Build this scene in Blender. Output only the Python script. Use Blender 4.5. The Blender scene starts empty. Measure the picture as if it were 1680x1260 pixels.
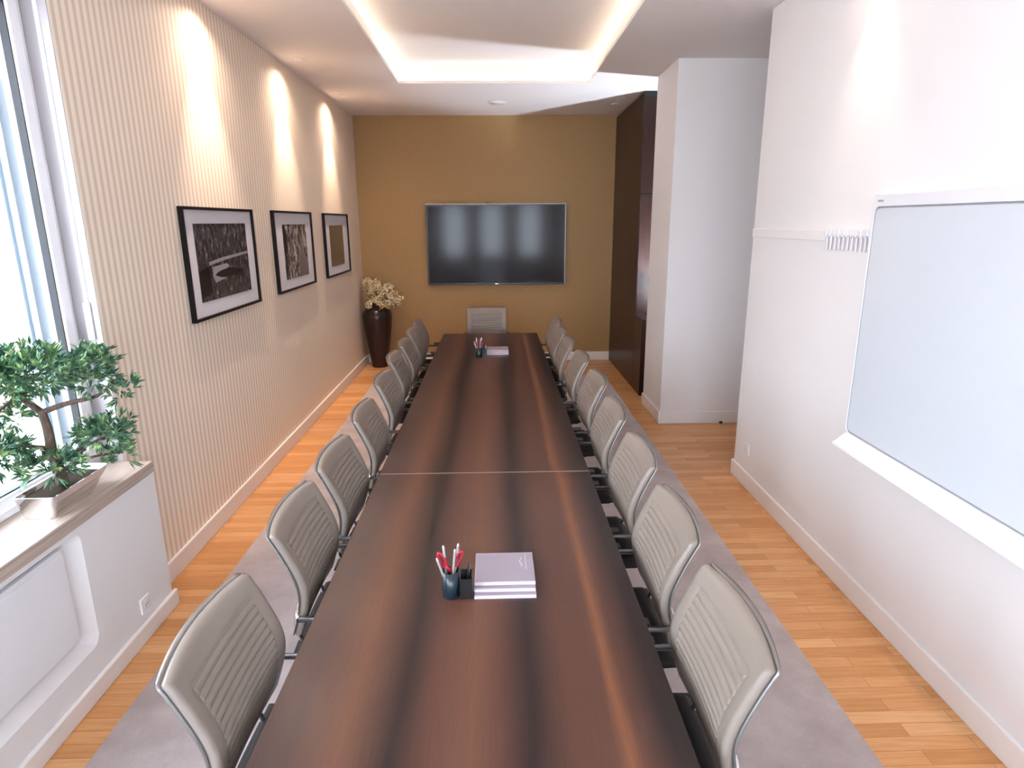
import bpy, bmesh, math, random
from mathutils import Vector, Matrix
C = bpy.context.scene
COL = C.collection
PI = math.pi
random.seed(7)

# ---------------------------------------------------------------- camera
def basis(p, y, r):
    f = Vector((math.sin(y)*math.cos(p), math.cos(y)*math.cos(p), -math.sin(p)))
    rt = Vector((math.cos(y), -math.sin(y), 0)); up = rt.cross(f)
    R = rt*math.cos(r)+up*math.sin(r); U = -rt*math.sin(r)+up*math.cos(r)
    return R, U, f
R_, U_, F_ = basis(0.25259106, 0.0244375, -0.0065156)
cd = bpy.data.cameras.new('camera'); cam = bpy.data.objects.new('camera', cd); COL.objects.link(cam)
cam.matrix_world = Matrix(((R_.x, U_.x, -F_.x, 0), (R_.y, U_.y, -F_.y, 0), (R_.z, U_.z, -F_.z, 2.0), (0, 0, 0, 1)))
cd.sensor_width = 36; cd.lens = 1033.14/1680*36; cd.clip_start = .05; cd.clip_end = 100
C.camera = cam

# ---------------------------------------------------------------- light and exposure
C.view_settings.view_transform = 'Standard'; C.view_settings.look = 'None'
C.view_settings.exposure = 1.72; C.view_settings.gamma = 1
C.view_settings.use_curve_mapping = False
C.cycles.use_denoising = True
C.cycles.max_bounces = 10; C.cycles.diffuse_bounces = 6
C.cycles.sample_clamp_indirect = 8
w = bpy.data.worlds.new('overcast_sky'); C.world = w; w.use_nodes = True
bgn = w.node_tree.nodes['Background']
bgn.inputs[0].default_value = (0.80, 0.865, 1.0, 1); bgn.inputs[1].default_value = 6.6

def portal(loc, rot, sx, sy):
    l = bpy.data.lights.new('daylight_portal', 'AREA'); l.shape = 'RECTANGLE'; l.size = sx; l.size_y = sy
    l.cycles.is_portal = True
    o = bpy.data.objects.new('daylight_portal', l); COL.objects.link(o); o.location = loc; o.rotation_euler = rot
portal((-2.34, 2.15, 1.9), (0, -PI/2, 0), 2.2, 1.8)
portal((-2.34, -0.7, 1.9), (0, -PI/2, 0), 2.2, 1.8)
for _x in (-1.3, -.1, 1.1): portal((_x, -2.64, 1.75), (PI/2, 0, 0), .84, 1.8)

WARM = (1.0, 0.75, 0.58)
SPOT_W = 62.0
FIX_UPLIGHT_W = 105.0
LED_STRENGTH = 5.8

# ---------------------------------------------------------------- materials
def mat(name, col, rough=.5, metal=0, spec=.5, build=None, coat=0):
    m = bpy.data.materials.new(name); m.use_nodes = True
    nt = m.node_tree; b = nt.nodes['Principled BSDF']
    b.inputs['Base Color'].default_value = (*col, 1); b.inputs['Roughness'].default_value = rough
    b.inputs['Metallic'].default_value = metal; b.inputs['Specular IOR Level'].default_value = spec
    b.inputs['Coat Weight'].default_value = coat
    if build: build(nt, b)
    return m
def nd(nt, t, **k):
    n = nt.nodes.new(t)
    for a, v in k.items():
        if a in n.inputs.keys(): n.inputs[a].default_value = v
        else: setattr(n, a, v)
    return n
def coords(nt, scale=(1, 1, 1)):
    tc = nd(nt, 'ShaderNodeTexCoord'); mp = nd(nt, 'ShaderNodeMapping'); mp.inputs['Scale'].default_value = scale
    nt.links.new(tc.outputs['Object'], mp.inputs[0]); return mp.outputs[0]
def ramp(nt, fac, stops):
    r = nd(nt, 'ShaderNodeValToRGB'); e = r.color_ramp.elements
    while len(e) < len(stops): e.new(.5)
    for i, (p, c) in enumerate(stops): e[i].position = p; e[i].color = (*c, 1)
    nt.links.new(fac, r.inputs[0]); return r.outputs[0]
def noise(nt, vec, scale, detail=3, rough=.5):
    n = nd(nt, 'ShaderNodeTexNoise'); n.inputs['Scale'].default_value = scale; n.inputs['Detail'].default_value = detail
    n.inputs['Roughness'].default_value = rough
    nt.links.new(vec, n.inputs['Vector']); return n.outputs[0]
def bump(nt, b, h, strength, dist=.002):
    n = nd(nt, 'ShaderNodeBump'); n.inputs['Strength'].default_value = strength; n.inputs['Distance'].default_value = dist
    nt.links.new(h, n.inputs['Height']); nt.links.new(n.outputs[0], b.inputs['Normal'])
def mixc(nt, fac, a, bb, mode='MIX'):
    n = nd(nt, 'ShaderNodeMix'); n.data_type = 'RGBA'; n.blend_type = mode
    if isinstance(fac, float): n.inputs[0].default_value = fac
    else: nt.links.new(fac, n.inputs[0])
    for s, v in ((6, a), (7, bb)):
        if isinstance(v, tuple): n.inputs[s].default_value = (*v, 1)
        else: nt.links.new(v, n.inputs[s])
    return n.outputs[2]

def b_plaster(nt, b): bump(nt, b, noise(nt, coords(nt), 220, 4), .12, .001)
def b_stripes(nt, b):
    tc = nd(nt, 'ShaderNodeTexCoord'); sp = nd(nt, 'ShaderNodeSeparateXYZ'); nt.links.new(tc.outputs['Object'], sp.inputs[0])
    m1 = nd(nt, 'ShaderNodeMath', operation='MULTIPLY'); m1.inputs[1].default_value = 2*PI/.0525; nt.links.new(sp.outputs['Y'], m1.inputs[0])
    m2 = nd(nt, 'ShaderNodeMath', operation='SINE'); nt.links.new(m1.outputs[0], m2.inputs[0])
    m3 = nd(nt, 'ShaderNodeMath', operation='MULTIPLY_ADD'); m3.inputs[1].default_value = .5; m3.inputs[2].default_value = .5
    nt.links.new(m2.outputs[0], m3.inputs[0])
    c = ramp(nt, m3.outputs[0], [(.25, (.73, .595, .475)), (.6, (.92, .82, .70))])
    nt.links.new(c, b.inputs['Base Color'])
def b_tan(nt, b):
    v = coords(nt, (1, 1, 1)); n1 = noise(nt, v, 260, 4); n2 = noise(nt, v, 3, 3)
    c = ramp(nt, n1, [(.3, (.285, .165, .058)), (.7, (.43, .26, .105))])
    nt.links.new(c, b.inputs['Base Color']); bump(nt, b, n1, .25, .001)
def b_floor(nt, b):
    v = coords(nt)
    br = nd(nt, 'ShaderNodeTexBrick'); br.offset = .37; br.squash = 1
    br.inputs['Scale'].default_value = 1; br.inputs['Brick Width'].default_value = .62; br.inputs['Row Height'].default_value = .068
    br.inputs['Mortar Size'].default_value = .0012; br.inputs['Mortar Smooth'].default_value = .3; br.inputs['Bias'].default_value = 0
    br.inputs['Color1'].default_value = (0, 0, 0, 1); br.inputs['Color2'].default_value = (1, 1, 1, 1); br.inputs['Mortar'].default_value = (.0, .0, .0, 1)
    nt.links.new(v, br.inputs['Vector'])
    base = ramp(nt, br.outputs['Color'], [(0, (.58, .27, .09)), (.35, (.65, .32, .12)), (.7, (.70, .36, .15)), (1, (.76, .43, .20))])
    g = noise(nt, coords(nt, (1.6, 22, 1)), 3.2, 6, .6)
    gr = ramp(nt, g, [(.3, (.74, .66, .56)), (.62, (1, 1, 1))])
    c = mixc(nt, .7, base, gr, 'MULTIPLY')
    c = mixc(nt, br.outputs['Fac'], c, (.34, .13, .035))
    nt.links.new(c, b.inputs['Base Color'])
    bump(nt, b, g, .06, .001)
def b_veneer(nt, b):
    # long veneer leaves: slow colour change across the table, fine grain along it
    tc = nd(nt, 'ShaderNodeTexCoord'); sp = nd(nt, 'ShaderNodeSeparateXYZ'); nt.links.new(tc.outputs['Object'], sp.inputs[0])
    wob = noise(nt, coords(nt, (2.5, .45, 1)), 1.6, 3, .5)
    m0 = nd(nt, 'ShaderNodeMath', operation='MULTIPLY_ADD'); m0.inputs[1].default_value = 1/1.087; m0.inputs[2].default_value = .465; nt.links.new(sp.outputs['X'], m0.inputs[0])
    m1 = nd(nt, 'ShaderNodeMath', operation='MULTIPLY_ADD'); m1.inputs[1].default_value = .07; nt.links.new(wob, m1.inputs[0]); nt.links.new(m0.outputs[0], m1.inputs[2])
    f = noise(nt, coords(nt, (110, 2.6, 1)), 3, 6, .7)
    P_, L_, D_, B_, O_ = (.062, .036, .032), (.128, .057, .036), (.019, .012, .012), (.088, .038, .027), (.19, .076, .036)
    c1 = ramp(nt, m1.outputs[0], [(0, P_), (.08, P_), (.19, L_), (.31, D_), (.39, B_), (.49, L_), (.56, B_), (.635, D_), (.73, B_), (.815, B_), (.845, O_), (.88, B_), (.96, D_)])
    c2 = ramp(nt, f, [(.32, (.78, .76, .76)), (.64, (1.08, 1.06, 1.04))])
    c = mixc(nt, .9, c1, c2, 'MULTIPLY')
    nt.links.new(c, b.inputs['Base Color']); bump(nt, b, f, .06, .0004)
def b_darkwood(nt, b):
    f = noise(nt, coords(nt, (26, 26, 1.2)), 3, 5, .6)
    nt.links.new(ramp(nt, f, [(.3, (.018, .008, .006)), (.7, (.042, .018, .013))]), b.inputs['Base Color'])
def b_sillwood(nt, b):
    f = noise(nt, coords(nt, (40, 1.4, 60)), 2.2, 5, .6)
    nt.links.new(ramp(nt, f, [(.3, (.33, .25, .20)), (.7, (.58, .49, .42))]), b.inputs['Base Color'])
def b_rug(nt, b):
    v = coords(nt); n1 = noise(nt, v, 420, 3, .7); n2 = noise(nt, v, 3.5, 5, .65)
    c1 = ramp(nt, n2, [(.35, (.49, .395, .38)), (.65, (.66, .56, .55))])
    c2 = ramp(nt, n1, [(.3, (.74, .74, .74)), (.7, (1.1, 1.1, 1.1))])
    nt.links.new(mixc(nt, .8, c1, c2, 'MULTIPLY'), b.inputs['Base Color']); bump(nt, b, n1, .9, .006)
    b.inputs['Sheen Weight'].default_value = .4
def b_leather(nt, b): bump(nt, b, noise(nt, coords(nt), 520, 3, .6), .12, .0006)
def b_leaf(nt, b):
    n = noise(nt, coords(nt), 22, 2)
    nt.links.new(ramp(nt, n, [(.35, (.025, .085, .055)), (.52, (.07, .18, .09)), (.66, (.24, .36, .13))]), b.inputs['Base Color'])
    b.inputs['Subsurface Weight'].default_value = 0
def b_bark(nt, b): nt.links.new(ramp(nt, noise(nt, coords(nt, (1, 1, .3)), 90, 4), [(.3, (.05, .03, .022)), (.7, (.15, .10, .075))]), b.inputs['Base Color'])
def b_petal(nt, b): nt.links.new(ramp(nt, noise(nt, coords(nt), 30, 2), [(.35, (.62, .44, .19)), (.6, (.88, .78, .56))]), b.inputs['Base Color'])
def b_stucco(nt, b):
    n = noise(nt, coords(nt), 9, 5, .7); nt.links.new(ramp(nt, n, [(.3, (.62, .60, .57)), (.7, (.80, .79, .77))]), b.inputs['Base Color'])

M = {}
M['white'] = mat('white_paint', (.80, .785, .79), .55, build=b_plaster)
M['ceil'] = mat('ceiling_paint', (.80, .77, .76), .7, build=b_plaster)
M['trim'] = mat('white_lacquer', (.82, .80, .79), .32)
M['stripe'] = mat('striped_wallpaper', (.8, .7, .6), .45, build=b_stripes)
M['tan'] = mat('gold_wallcovering', (.4, .28, .13), .6, build=b_tan)
M['floor'] = mat('oak_strip_floor', (.6, .3, .1), .33, build=b_floor)
M['veneer'] = mat('dark_veneer', (.1, .05, .03), .30, spec=.36, build=b_veneer)
M['darkwood'] = mat('wenge_cabinet', (.05, .02, .01), .34, spec=.3, build=b_darkwood)
M['sill'] = mat('grey_oak_sill', (.5, .4, .3), .35, build=b_sillwood)
M['rug'] = mat('mauve_carpet', (.4, .35, .35), .95, spec=.1, build=b_rug)
M['leather'] = mat('taupe_leather', (.252, .214, .186), .32, spec=.45)
M['leather_dark'] = mat('dark_leather', (.014, .012, .012), .65, spec=.2, build=b_leather)
M['shell'] = mat('grey_shell', (.30, .29, .28), .3, .6)
M['chrome'] = mat('chrome', (.82, .82, .84), .12, 1)
M['armmetal'] = mat('dark_chrome', (.16, .16, .17), .25, .9)
M['steel'] = mat('polished_steel', (.80, .79, .78), .08, 1)
M['black'] = mat('black_plastic', (.012, .012, .013), .35)
M['blackframe'] = mat('black_frame', (.008, .006, .006), .5, spec=.2)
M['mat'] = mat('mount_board', (.62, .60, .64), .7)
M['gasket'] = mat('black_gasket', (.01, .012, .016), .5)
M['pvc'] = mat('white_pvc', (.84, .84, .86), .25)
M['wbframe'] = mat('light_grey_frame', (.74, .74, .78), .3)
M['wbline'] = mat('grey_seal', (.30, .31, .34), .5)
M['wb'] = mat('enamel_board', (.62, .66, .71), .22)
M['tray'] = mat('white_tray', (.92, .92, .92), .35)
M['bezel'] = mat('tv_bezel', (.02, .018, .018), .25)
M['screen'] = mat('tv_screen', (.014, .011, .012), .11, spec=.22)
M['vase'] = mat('bronze_glaze', (.036, .021, .018), .25, .35)
M['leaf'] = mat('bonsai_leaf', (.05, .1, .05), .4, build=b_leaf)
M['bark'] = mat('bark', (.1, .07, .05), .8, build=b_bark)
M['petal'] = mat('cream_petal', (.8, .7, .5), .6, build=b_petal)
M['stem'] = mat('brown_stem', (.08, .06, .03), .7)
M['navy'] = mat('navy_cup', (.006, .018, .028), .22)
M['red'] = mat('red_plastic', (.36, .008, .03), .3)
M['pen'] = mat('pen_silver', (.50, .50, .48), .3, .5)
M['pad'] = mat('pad_cover', (.30, .255, .30), .5)
M['page'] = mat('pad_pages', (.58, .53, .58), .6)
M['soil'] = mat('soil', (.03, .022, .016), .95, spec=.1)
M['facade'] = mat('facade_stucco', (.7, .68, .66), .9, build=b_stucco)
M['pave'] = mat('pavement', (.4, .39, .38), .9, build=b_stucco)
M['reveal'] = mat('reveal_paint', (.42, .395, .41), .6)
M['guide'] = mat('blue_grey_aluminium', (.36, .43, .50), .4)
M['radiator'] = mat('radiator_enamel', (.78, .78, .80), .35)
M['seam'] = mat('seam_profile', (.30, .24, .20), .4)
def emis(name, col, s):
    m = bpy.data.materials.new(name); m.use_nodes = True; nt = m.node_tree; nt.nodes.clear()
    e = nd(nt, 'ShaderNodeEmission'); e.inputs[0].default_value = (*col, 1); e.inputs[1].default_value = s
    o = nd(nt, 'ShaderNodeOutputMaterial'); nt.links.new(e.outputs[0], o.inputs[0]); return m
M['led'] = emis('led_strip_glow', (1.0, .80, .60), LED_STRENGTH)
M['lamp'] = emis('lamp_lens_glow', (1.0, .80, .58), 12)
def glass():
    m = bpy.data.materials.new('window_glass'); m.use_nodes = True; nt = m.node_tree; nt.nodes.clear()
    t = nd(nt, 'ShaderNodeBsdfTransparent'); t.inputs[0].default_value = (.96, .98, .98, 1)
    g = nd(nt, 'ShaderNodeBsdfGlossy'); g.inputs['Roughness'].default_value = .02
    lw = nd(nt, 'ShaderNodeLayerWeight'); pw = nd(nt, 'ShaderNodeMath', operation='POWER'); pw.inputs[1].default_value = 5
    f = nd(nt, 'ShaderNodeMath', operation='MULTIPLY_ADD'); f.inputs[1].default_value = .8; f.inputs[2].default_value = .04
    nt.links.new(lw.outputs['Facing'], pw.inputs[0]); nt.links.new(pw.outputs[0], f.inputs[0])
    x = nd(nt, 'ShaderNodeMixShader'); o = nd(nt, 'ShaderNodeOutputMaterial')
    nt.links.new(f.outputs[0], x.inputs[0]); nt.links.new(t.outputs[0], x.inputs[1]); nt.links.new(g.outputs[0], x.inputs[2])
    nt.links.new(x.outputs[0], o.inputs[0]); return m
M['glass'] = glass()
def photo_mat(name, seed, warm, stops, sc):
    def f(nt, b):
        v = coords(nt, (1, 1, 1)); mp = nd(nt, 'ShaderNodeMapping'); mp.inputs['Location'].default_value = (seed, seed*2, seed)
        mp.inputs['Scale'].default_value = sc; nt.links.new(v, mp.inputs[0])
        n = noise(nt, mp.outputs[0], 9, 9, .72)
        nt.links.new(ramp(nt, n, stops), b.inputs['Base Color'])
    return mat(name, warm, .25, build=f)

# ---------------------------------------------------------------- mesh helpers
def finish(name, bm, m, parent=None, smooth=False, bevel=0, seg=2, loc=None):
    bmesh.ops.recalc_face_normals(bm, faces=bm.faces[:])
    me = bpy.data.meshes.new(name); bm.to_mesh(me); bm.free()
    for mm in (m if isinstance(m, (list, tuple)) else [m]): me.materials.append(M[mm] if isinstance(mm, str) else mm)
    if smooth:
        for p in me.polygons: p.use_smooth = True
    o = bpy.data.objects.new(name, me); COL.objects.link(o)
    if parent: o.parent = parent
    if loc: o.location = loc
    if bevel:
        b = o.modifiers.new('bevel', 'BEVEL'); b.width = bevel; b.segments = seg; b.limit_method = 'ANGLE'
        b.harden_normals = False
    return o
def box(bm, x0, x1, y0, y1, z0, z1, mi=0):
    v = [bm.verts.new(p) for p in ((x0, y0, z0), (x1, y0, z0), (x1, y1, z0), (x0, y1, z0), (x0, y0, z1), (x1, y0, z1), (x1, y1, z1), (x0, y1, z1))]
    for f in ((0, 3, 2, 1), (4, 5, 6, 7), (0, 1, 5, 4), (1, 2, 6, 5), (2, 3, 7, 6), (3, 0, 4, 7)):
        fc = bm.faces.new([v[i] for i in f]); fc.material_index = mi
def boxobj(name, dims, m, parent=None, bevel=0, seg=2):
    bm = bmesh.new()
    for d in (dims if isinstance(dims[0], (list, tuple)) else [dims]): box(bm, *d)
    return finish(name, bm, m, parent, bevel=bevel, seg=seg)
def tube(bm, pts, r, n=10, caps=True, mi=0):
    pts = [Vector(p) for p in pts]; rings = []
    rr = r if isinstance(r, (list, tuple)) else [r]*len(pts)
    ref = None
    for i, p in enumerate(pts):
        d = (pts[min(i+1, len(pts)-1)]-pts[max(i-1, 0)]).normalized()
        if ref is None: ref = d.orthogonal().normalized()
        a = (ref-d*ref.dot(d)).normalized(); ref = a; b = d.cross(a)
        rings.append([bm.verts.new(p+(a*math.cos(2*PI*k/n)+b*math.sin(2*PI*k/n))*rr[i]) for k in range(n)])
    for i in range(len(rings)-1):
        for k in range(n):
            f = bm.faces.new((rings[i][k], rings[i][(k+1) % n], rings[i+1][(k+1) % n], rings[i+1][k])); f.material_index = mi; f.smooth = True
    if caps:
        for q in (rings[0][::-1], rings[-1]): bm.faces.new(q).material_index = mi
def smoothpath(pts, r=.04, k=5):
    pts = [Vector(p) for p in pts]; out = [pts[0]]
    for i in range(1, len(pts)-1):
        a, b, c = pts[i-1], pts[i], pts[i+1]
        ra = min(r, (a-b).length*.45); rc = min(r, (c-b).length*.45)
        p0 = b+(a-b).normalized()*ra; p2 = b+(c-b).normalized()*rc
        for j in range(k+1):
            t = j/k; out.append(p0*(1-t)**2+b*2*t*(1-t)+p2*t*t)
    out.append(pts[-1]); return out
def lathe(bm, prof, n=40, c=(0, 0, 0), mi=0):
    rings = []
    for r, z in prof:
        rings.append([bm.verts.new((c[0]+r*math.cos(2*PI*k/n), c[1]+r*math.sin(2*PI*k/n), c[2]+z)) for k in range(n)])
    for i in range(len(rings)-1):
        for k in range(n):
            f = bm.faces.new((rings[i][k], rings[i][(k+1) % n], rings[i+1][(k+1) % n], rings[i+1][k])); f.smooth = True; f.material_index = mi
    bm.faces.new(rings[0][::-1]).material_index = mi; bm.faces.new(rings[-1]).material_index = mi
def tag(o, label, cat, group=None):
    o['label'] = label; o['category'] = cat
    if group: o['group'] = group
    return o
def struct(o): o['kind'] = 'structure'; return o
def thing(name, label, cat, loc=(0, 0, 0), rz=0, group=None):
    o = bpy.data.objects.new(name, None); COL.objects.link(o); o.location = loc; o.rotation_euler = (0, 0, rz)
    o.empty_display_size = .1
    return tag(o, label, cat, group)
def dup(root, loc, rz, label, group=None):
    r = root.copy(); COL.objects.link(r); r.location = loc; r.rotation_euler = (0, 0, rz); r['label'] = label
    if group: r['group'] = group
    for ch in list(root.children):
        if ch.type == 'LIGHT' or True:
            c = ch.copy(); COL.objects.link(c); c.parent = r
            for g in list(ch.children):
                d = g.copy(); COL.objects.link(d); d.parent = c
    return r

# ---------------------------------------------------------------- room numbers
XL, XR, XB = -1.897, 1.912, -1.764
YB, YN, ZC = 9.14, -2.4, 3.389
YW, YR = 3.054, 4.743
XP, YP0, YP1 = 1.645, 6.069, 6.81
XC, YC = 1.667, 7.50
XE = 3.3                                     # far side of the recesses on the right
BB = .125

struct(boxobj('floor', (-2.35, XE+.1, YN-.25, YB+.15, -.08, 0), 'floor'))
# ceiling with the raised tray
X0, X1, Y0, Y1 = -.976, .995, -1.5, 7.11
ZU = 3.56; L = .055
bm = bmesh.new()
box(bm, -2.35, X0, YN-.25, YB+.15, ZC, ZC+.03); box(bm, X1, XE+.1, YN-.25, YB+.15, ZC, ZC+.03)
box(bm, X0, X1, Y1, YB+.15, ZC, ZC+.03); box(bm, X0, X1, YN-.25, Y0, ZC, ZC+.03)
box(bm, X0-L-.03, X0-L, Y0-L-.03, Y1+L+.03, ZC+.03, ZU); box(bm, X1+L, X1+L+.03, Y0-L-.03, Y1+L+.03, ZC+.03, ZU)
box(bm, X0-L, X1+L, Y1+L, Y1+L+.03, ZC+.03, ZU); box(bm, X0-L, X1+L, Y0-L-.03, Y0-L, ZC+.03, ZU)
box(bm, X0-L-.03, X1+L+.03, Y0-L-.03, Y1+L+.03, ZU, ZU+.05)
struct(finish('ceiling', bm, 'ceil'))
# roof slab keeps daylight out of the ceiling void
struct(boxobj('ceiling_slab', (-2.35, XE+.1, YN-.25, YB+.15, 3.62, 3.75), 'ceil'))

# walls
struct(boxobj('wall_left', [(-2.3, XL, YW, YB+.15, 0, 3.62)], 'stripe'))
WZ0, WZ1 = .835, 2.99
W2 = (-1.65, .25); WE = 1.2
struct(boxobj('wall_window_side', [(-2.3, XL, YN, YW, 0, WZ0-.06), (-2.3, XL, YN, YW-.0001, WZ1, 3.62),
     (-2.3, XL, W2[1], WE, WZ0-.06, WZ1), (-2.3, XL, YN, W2[0], WZ0-.06, WZ1)], 'white'))
struct(boxobj('trim_1', (-2.3, XL-.002, YW-.006, YW-.0002, WZ0, WZ1), 'reveal'))
struct(boxobj('wall_back', (XL, XE+.1, YB, YB+.15, 0, 3.62), 'tan'))
nx = [(-1.72, -.88), (-.52, .32), (.68, 1.52)]
ws = []; x = -2.3
for a, b in nx: ws.append((x, a, YN-.25, YN, 0, 3.62)); ws.append((a, b, YN-.25, YN, 0, .85)); ws.append((a, b, YN-.25, YN, 2.65, 3.62)); x = b
ws.append((x, XE+.1, YN-.25, YN, 0, 3.62))
struct(boxobj('wall_near', ws, 'white'))
struct(boxobj('wall_right', (XR, XR+.18, YN, YR, 0, 3.62), 'white'))
struct(boxobj('wall_pillar', (XP, XE, YP0, YP1, 0, 3.62), 'white'))
struct(boxobj('wall_right_recess', (XE, XE+.1, YN-.25, YB, 0, 3.62), 'white'))

# baseboards
def bboard(name, dims): 
    return struct(boxobj(name, dims, 'trim', bevel=.006, seg=2))
T = .018
bboard('baseboard_left', (XL, XL+T, YW, YB, 0, BB))
bboard('baseboard_back', (XL+T, XC-.002, YB-T, YB, 0, BB))
bboard('baseboard_right', [(XR-T, XR, YN+T, YR+T, 0, BB), (XR, XR+.18, YR, YR+T, 0, BB)])
bboard('baseboard_pillar', [(XP-T, XP, YP0-T, YP1, 0, BB), (XP, XE-.02, YP0-T, YP0, 0, BB)])
bboard('baseboard_window_side', (XB, XB+.022, YN+T, YW+.02, 0, .09))
bboard('baseboard_near', (XB+.03, XR-T, YN, YN+T, 0, BB))

# ------------------------------------------------ window side: parapet, radiator, sill, windows
def rrect(y0, y1, z0, z1, r, n=6):
    out = []
    for cy, cz, a0 in ((y1-r, z0+r, -90), (y1-r, z1-r, 0), (y0+r, z1-r, 90), (y0+r, z0+r, 180)):
        for k in range(n+1):
            a = math.radians(a0+90*k/n); out.append((cy+r*math.cos(a), cz+r*math.sin(a)))
    return out
# parapet with a niche for the radiator: outer face ring + sloping bevel + niche back
NY0, NY1, NZ0, NZ1 = .55, 2.455, .215, .752
bm = bmesh.new()
def ringverts(pts, x): return [bm.verts.new((x, y, z)) for y, z in pts]
outer = rrect(YN, YW, 0.0, .778, .0005, 6); o1 = ringverts(outer, XB)
r1 = ringverts(rrect(NY0, NY1, NZ0, NZ1, .05), XB)
r2 = ringverts(rrect(NY0+.06, NY1-.06, NZ0+.05, NZ1-.02, .03), XB-.035)
r3 = ringverts(rrect(NY0+.085, NY1-.085, NZ0+.075, NZ1-.03, .03), XB-.042)
ob = ringverts(outer, XL-.01)
def bridge(a, b):
    n = len(a)
    for k in range(n): bm.faces.new((a[k], a[(k+1) % n], b[(k+1) % n], b[k])).smooth = False
bridge(o1, r1); bridge(r1, r2); bridge(r2, r3); bridge(ob, o1); bm.faces.new(r3); bm.faces.new(ob)
struct(finish('wall_parapet', bm, 'white'))
rad = thing('radiator', 'white flat panel radiator set in the niche under the window sill', 'radiator', (XB-.02, 1.5, .2))
bm = bmesh.new(); box(bm, -.02, .016, .9-1.5+.02, 2.355-1.5, .098, .515)
finish('front_panel', bm, 'radiator', rad, bevel=.012, seg=4)
bm = bmesh.new()
for k in range(5): box(bm, -.015+k*.0075, -.0115+k*.0075, .92-1.5, 2.33-1.5, .519, .535)
box(bm, -.018, .018, .92-1.5, 2.33-1.5, .5155, .519)
g = finish('top_grille', bm, 'wbframe', rad)
o = boxobj('window_sill', (-2.06, XB+.012, YN, YW-.007, .778, .835), 'sill', bevel=.004); struct(o)
o.name = 'trim_2'

def window(n, y0, y1, z0, z1, axis='x', xf=-2.0, yf=0):
    """tilt window with frame, sash, gasket and pane; the frame faces the room"""
    root = bpy.data.objects.new('window_%d' % n, None); COL.objects.link(root); struct(root)
    def P(name, dims, m, bev=0):
        out = []
        for d in dims:
            if axis == 'x': out.append((xf+d[0], xf+d[1], d[2], d[3], d[4], d[5]))
            else: out.append((d[2], d[3], yf+d[0], yf+d[1], d[4], d[5]))
        return boxobj(name, out, m, root, bevel=bev)
    def ring(a, b, y0, y1, z0, z1, w):
        return [(a, b, y0, y0+w, z0, z1), (a, b, y1-w, y1, z0, z1), (a, b, y0+w, y1-w, z0, z0+w), (a, b, y0+w, y1-w, z1-w, z1)]
    s = 1 if axis == 'x' else 1
    P('outer_frame', ring(-.075, -.012, y0, y1, z0, z1, .06), 'pvc', .004)
    P('sash', ring(-.06, .0, y0+.03, y1-.03, z0+.03, z1-.03, .065), 'pvc', .006)
    P('gasket', ring(-.045, -.012, y0+.0952, y1-.0952, z0+.0952, z1-.0952, .006), 'gasket')
    P('pane', [(-.036, -.030, y0+.10, y1-.10, z0+.10, z1-.10)], 'glass')
window(1, WE, YW-.006, WZ0, WZ1, 'x', -1.998)
g_ = boxobj('shutter_guide', [(-2.17, -2.078, YW-.155, YW-.095, WZ0, WZ1), (-2.14, -2.11, YW-.175, YW-.155, WZ0, WZ1)], 'guide', bpy.data.objects['window_1'], bevel=.003)
window(2, W2[0], W2[1], WZ0, WZ1, 'x', -1.998)  # unseen window, added for the daylight it lets in
for i, (a, b) in enumerate(nx): window(3+i, a, b, .85, 2.65, 'y', yf=YN-.06)

# roller shutter belt on the reveal
t = thing('shutter_belt_winder', 'small white roller shutter belt winder with grey belt on the window reveal', 'winder', (-1.945, YW-.006, 1.55))
boxobj('winder_case', (-.016, .016, -.014, -.0005, -.09, .09), 'pvc', t, bevel=.005)
boxobj('belt', (-.009, .009, -.004, -.0005, .09, 1.42), 'wbframe', t)

def outlet(loc, rz, label, name='wall_socket'):
    t = thing(name, label, 'socket', loc, rz)          # local -y faces the room
    boxobj('cover_plate', (-.04, .04, -.010, -.0003, -.04, .04), 'pvc', t, bevel=.004)
    bm = bmesh.new()
    n = 24; r0 = [bm.verts.new((.021*math.cos(2*PI*k/n), -.0102, .021*math.sin(2*PI*k/n))) for k in range(n)]
    r1 = [bm.verts.new((.0195*math.cos(2*PI*k/n), -.0125, .0195*math.sin(2*PI*k/n))) for k in range(n)]
    for k in range(n): bm.faces.new((r0[k], r0[(k+1) % n], r1[(k+1) % n], r1[k]))
    bm.faces.new(r1); bm.faces.new(r0[::-1])
    so = finish('socket_insert', bm, 'wbframe', t)
    bm = bmesh.new()
    for dx in (-.0095, .0095): tube(bm, [(dx, -.0126, 0), (dx, -.0135, 0)], .003, 8)
    finish('pin_hole', bm, 'black', so)
outlet((XB, 2.80, .175), PI/2, 'white wall socket low on the parapet near the striped wall')
outlet((XR, 4.50, .30), -PI/2, 'white wall socket above the baseboard at the end of the whiteboard wall')

# ------------------------------------------------ outside
struct(boxobj('ground', (-30, 30, -30, 30, -1.2, -1.0), 'pave'))
bld = thing('neighbouring_house', 'pale rendered house wall seen through the left window', 'building', (-8.5, 3, -1))
boxobj('facade', (-.4, .4, -9, 12, 0, 9), 'facade', bld)
boxobj('plinth', (.4, .46, -9, 9, 0, 1.2), 'sill', bld)

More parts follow.
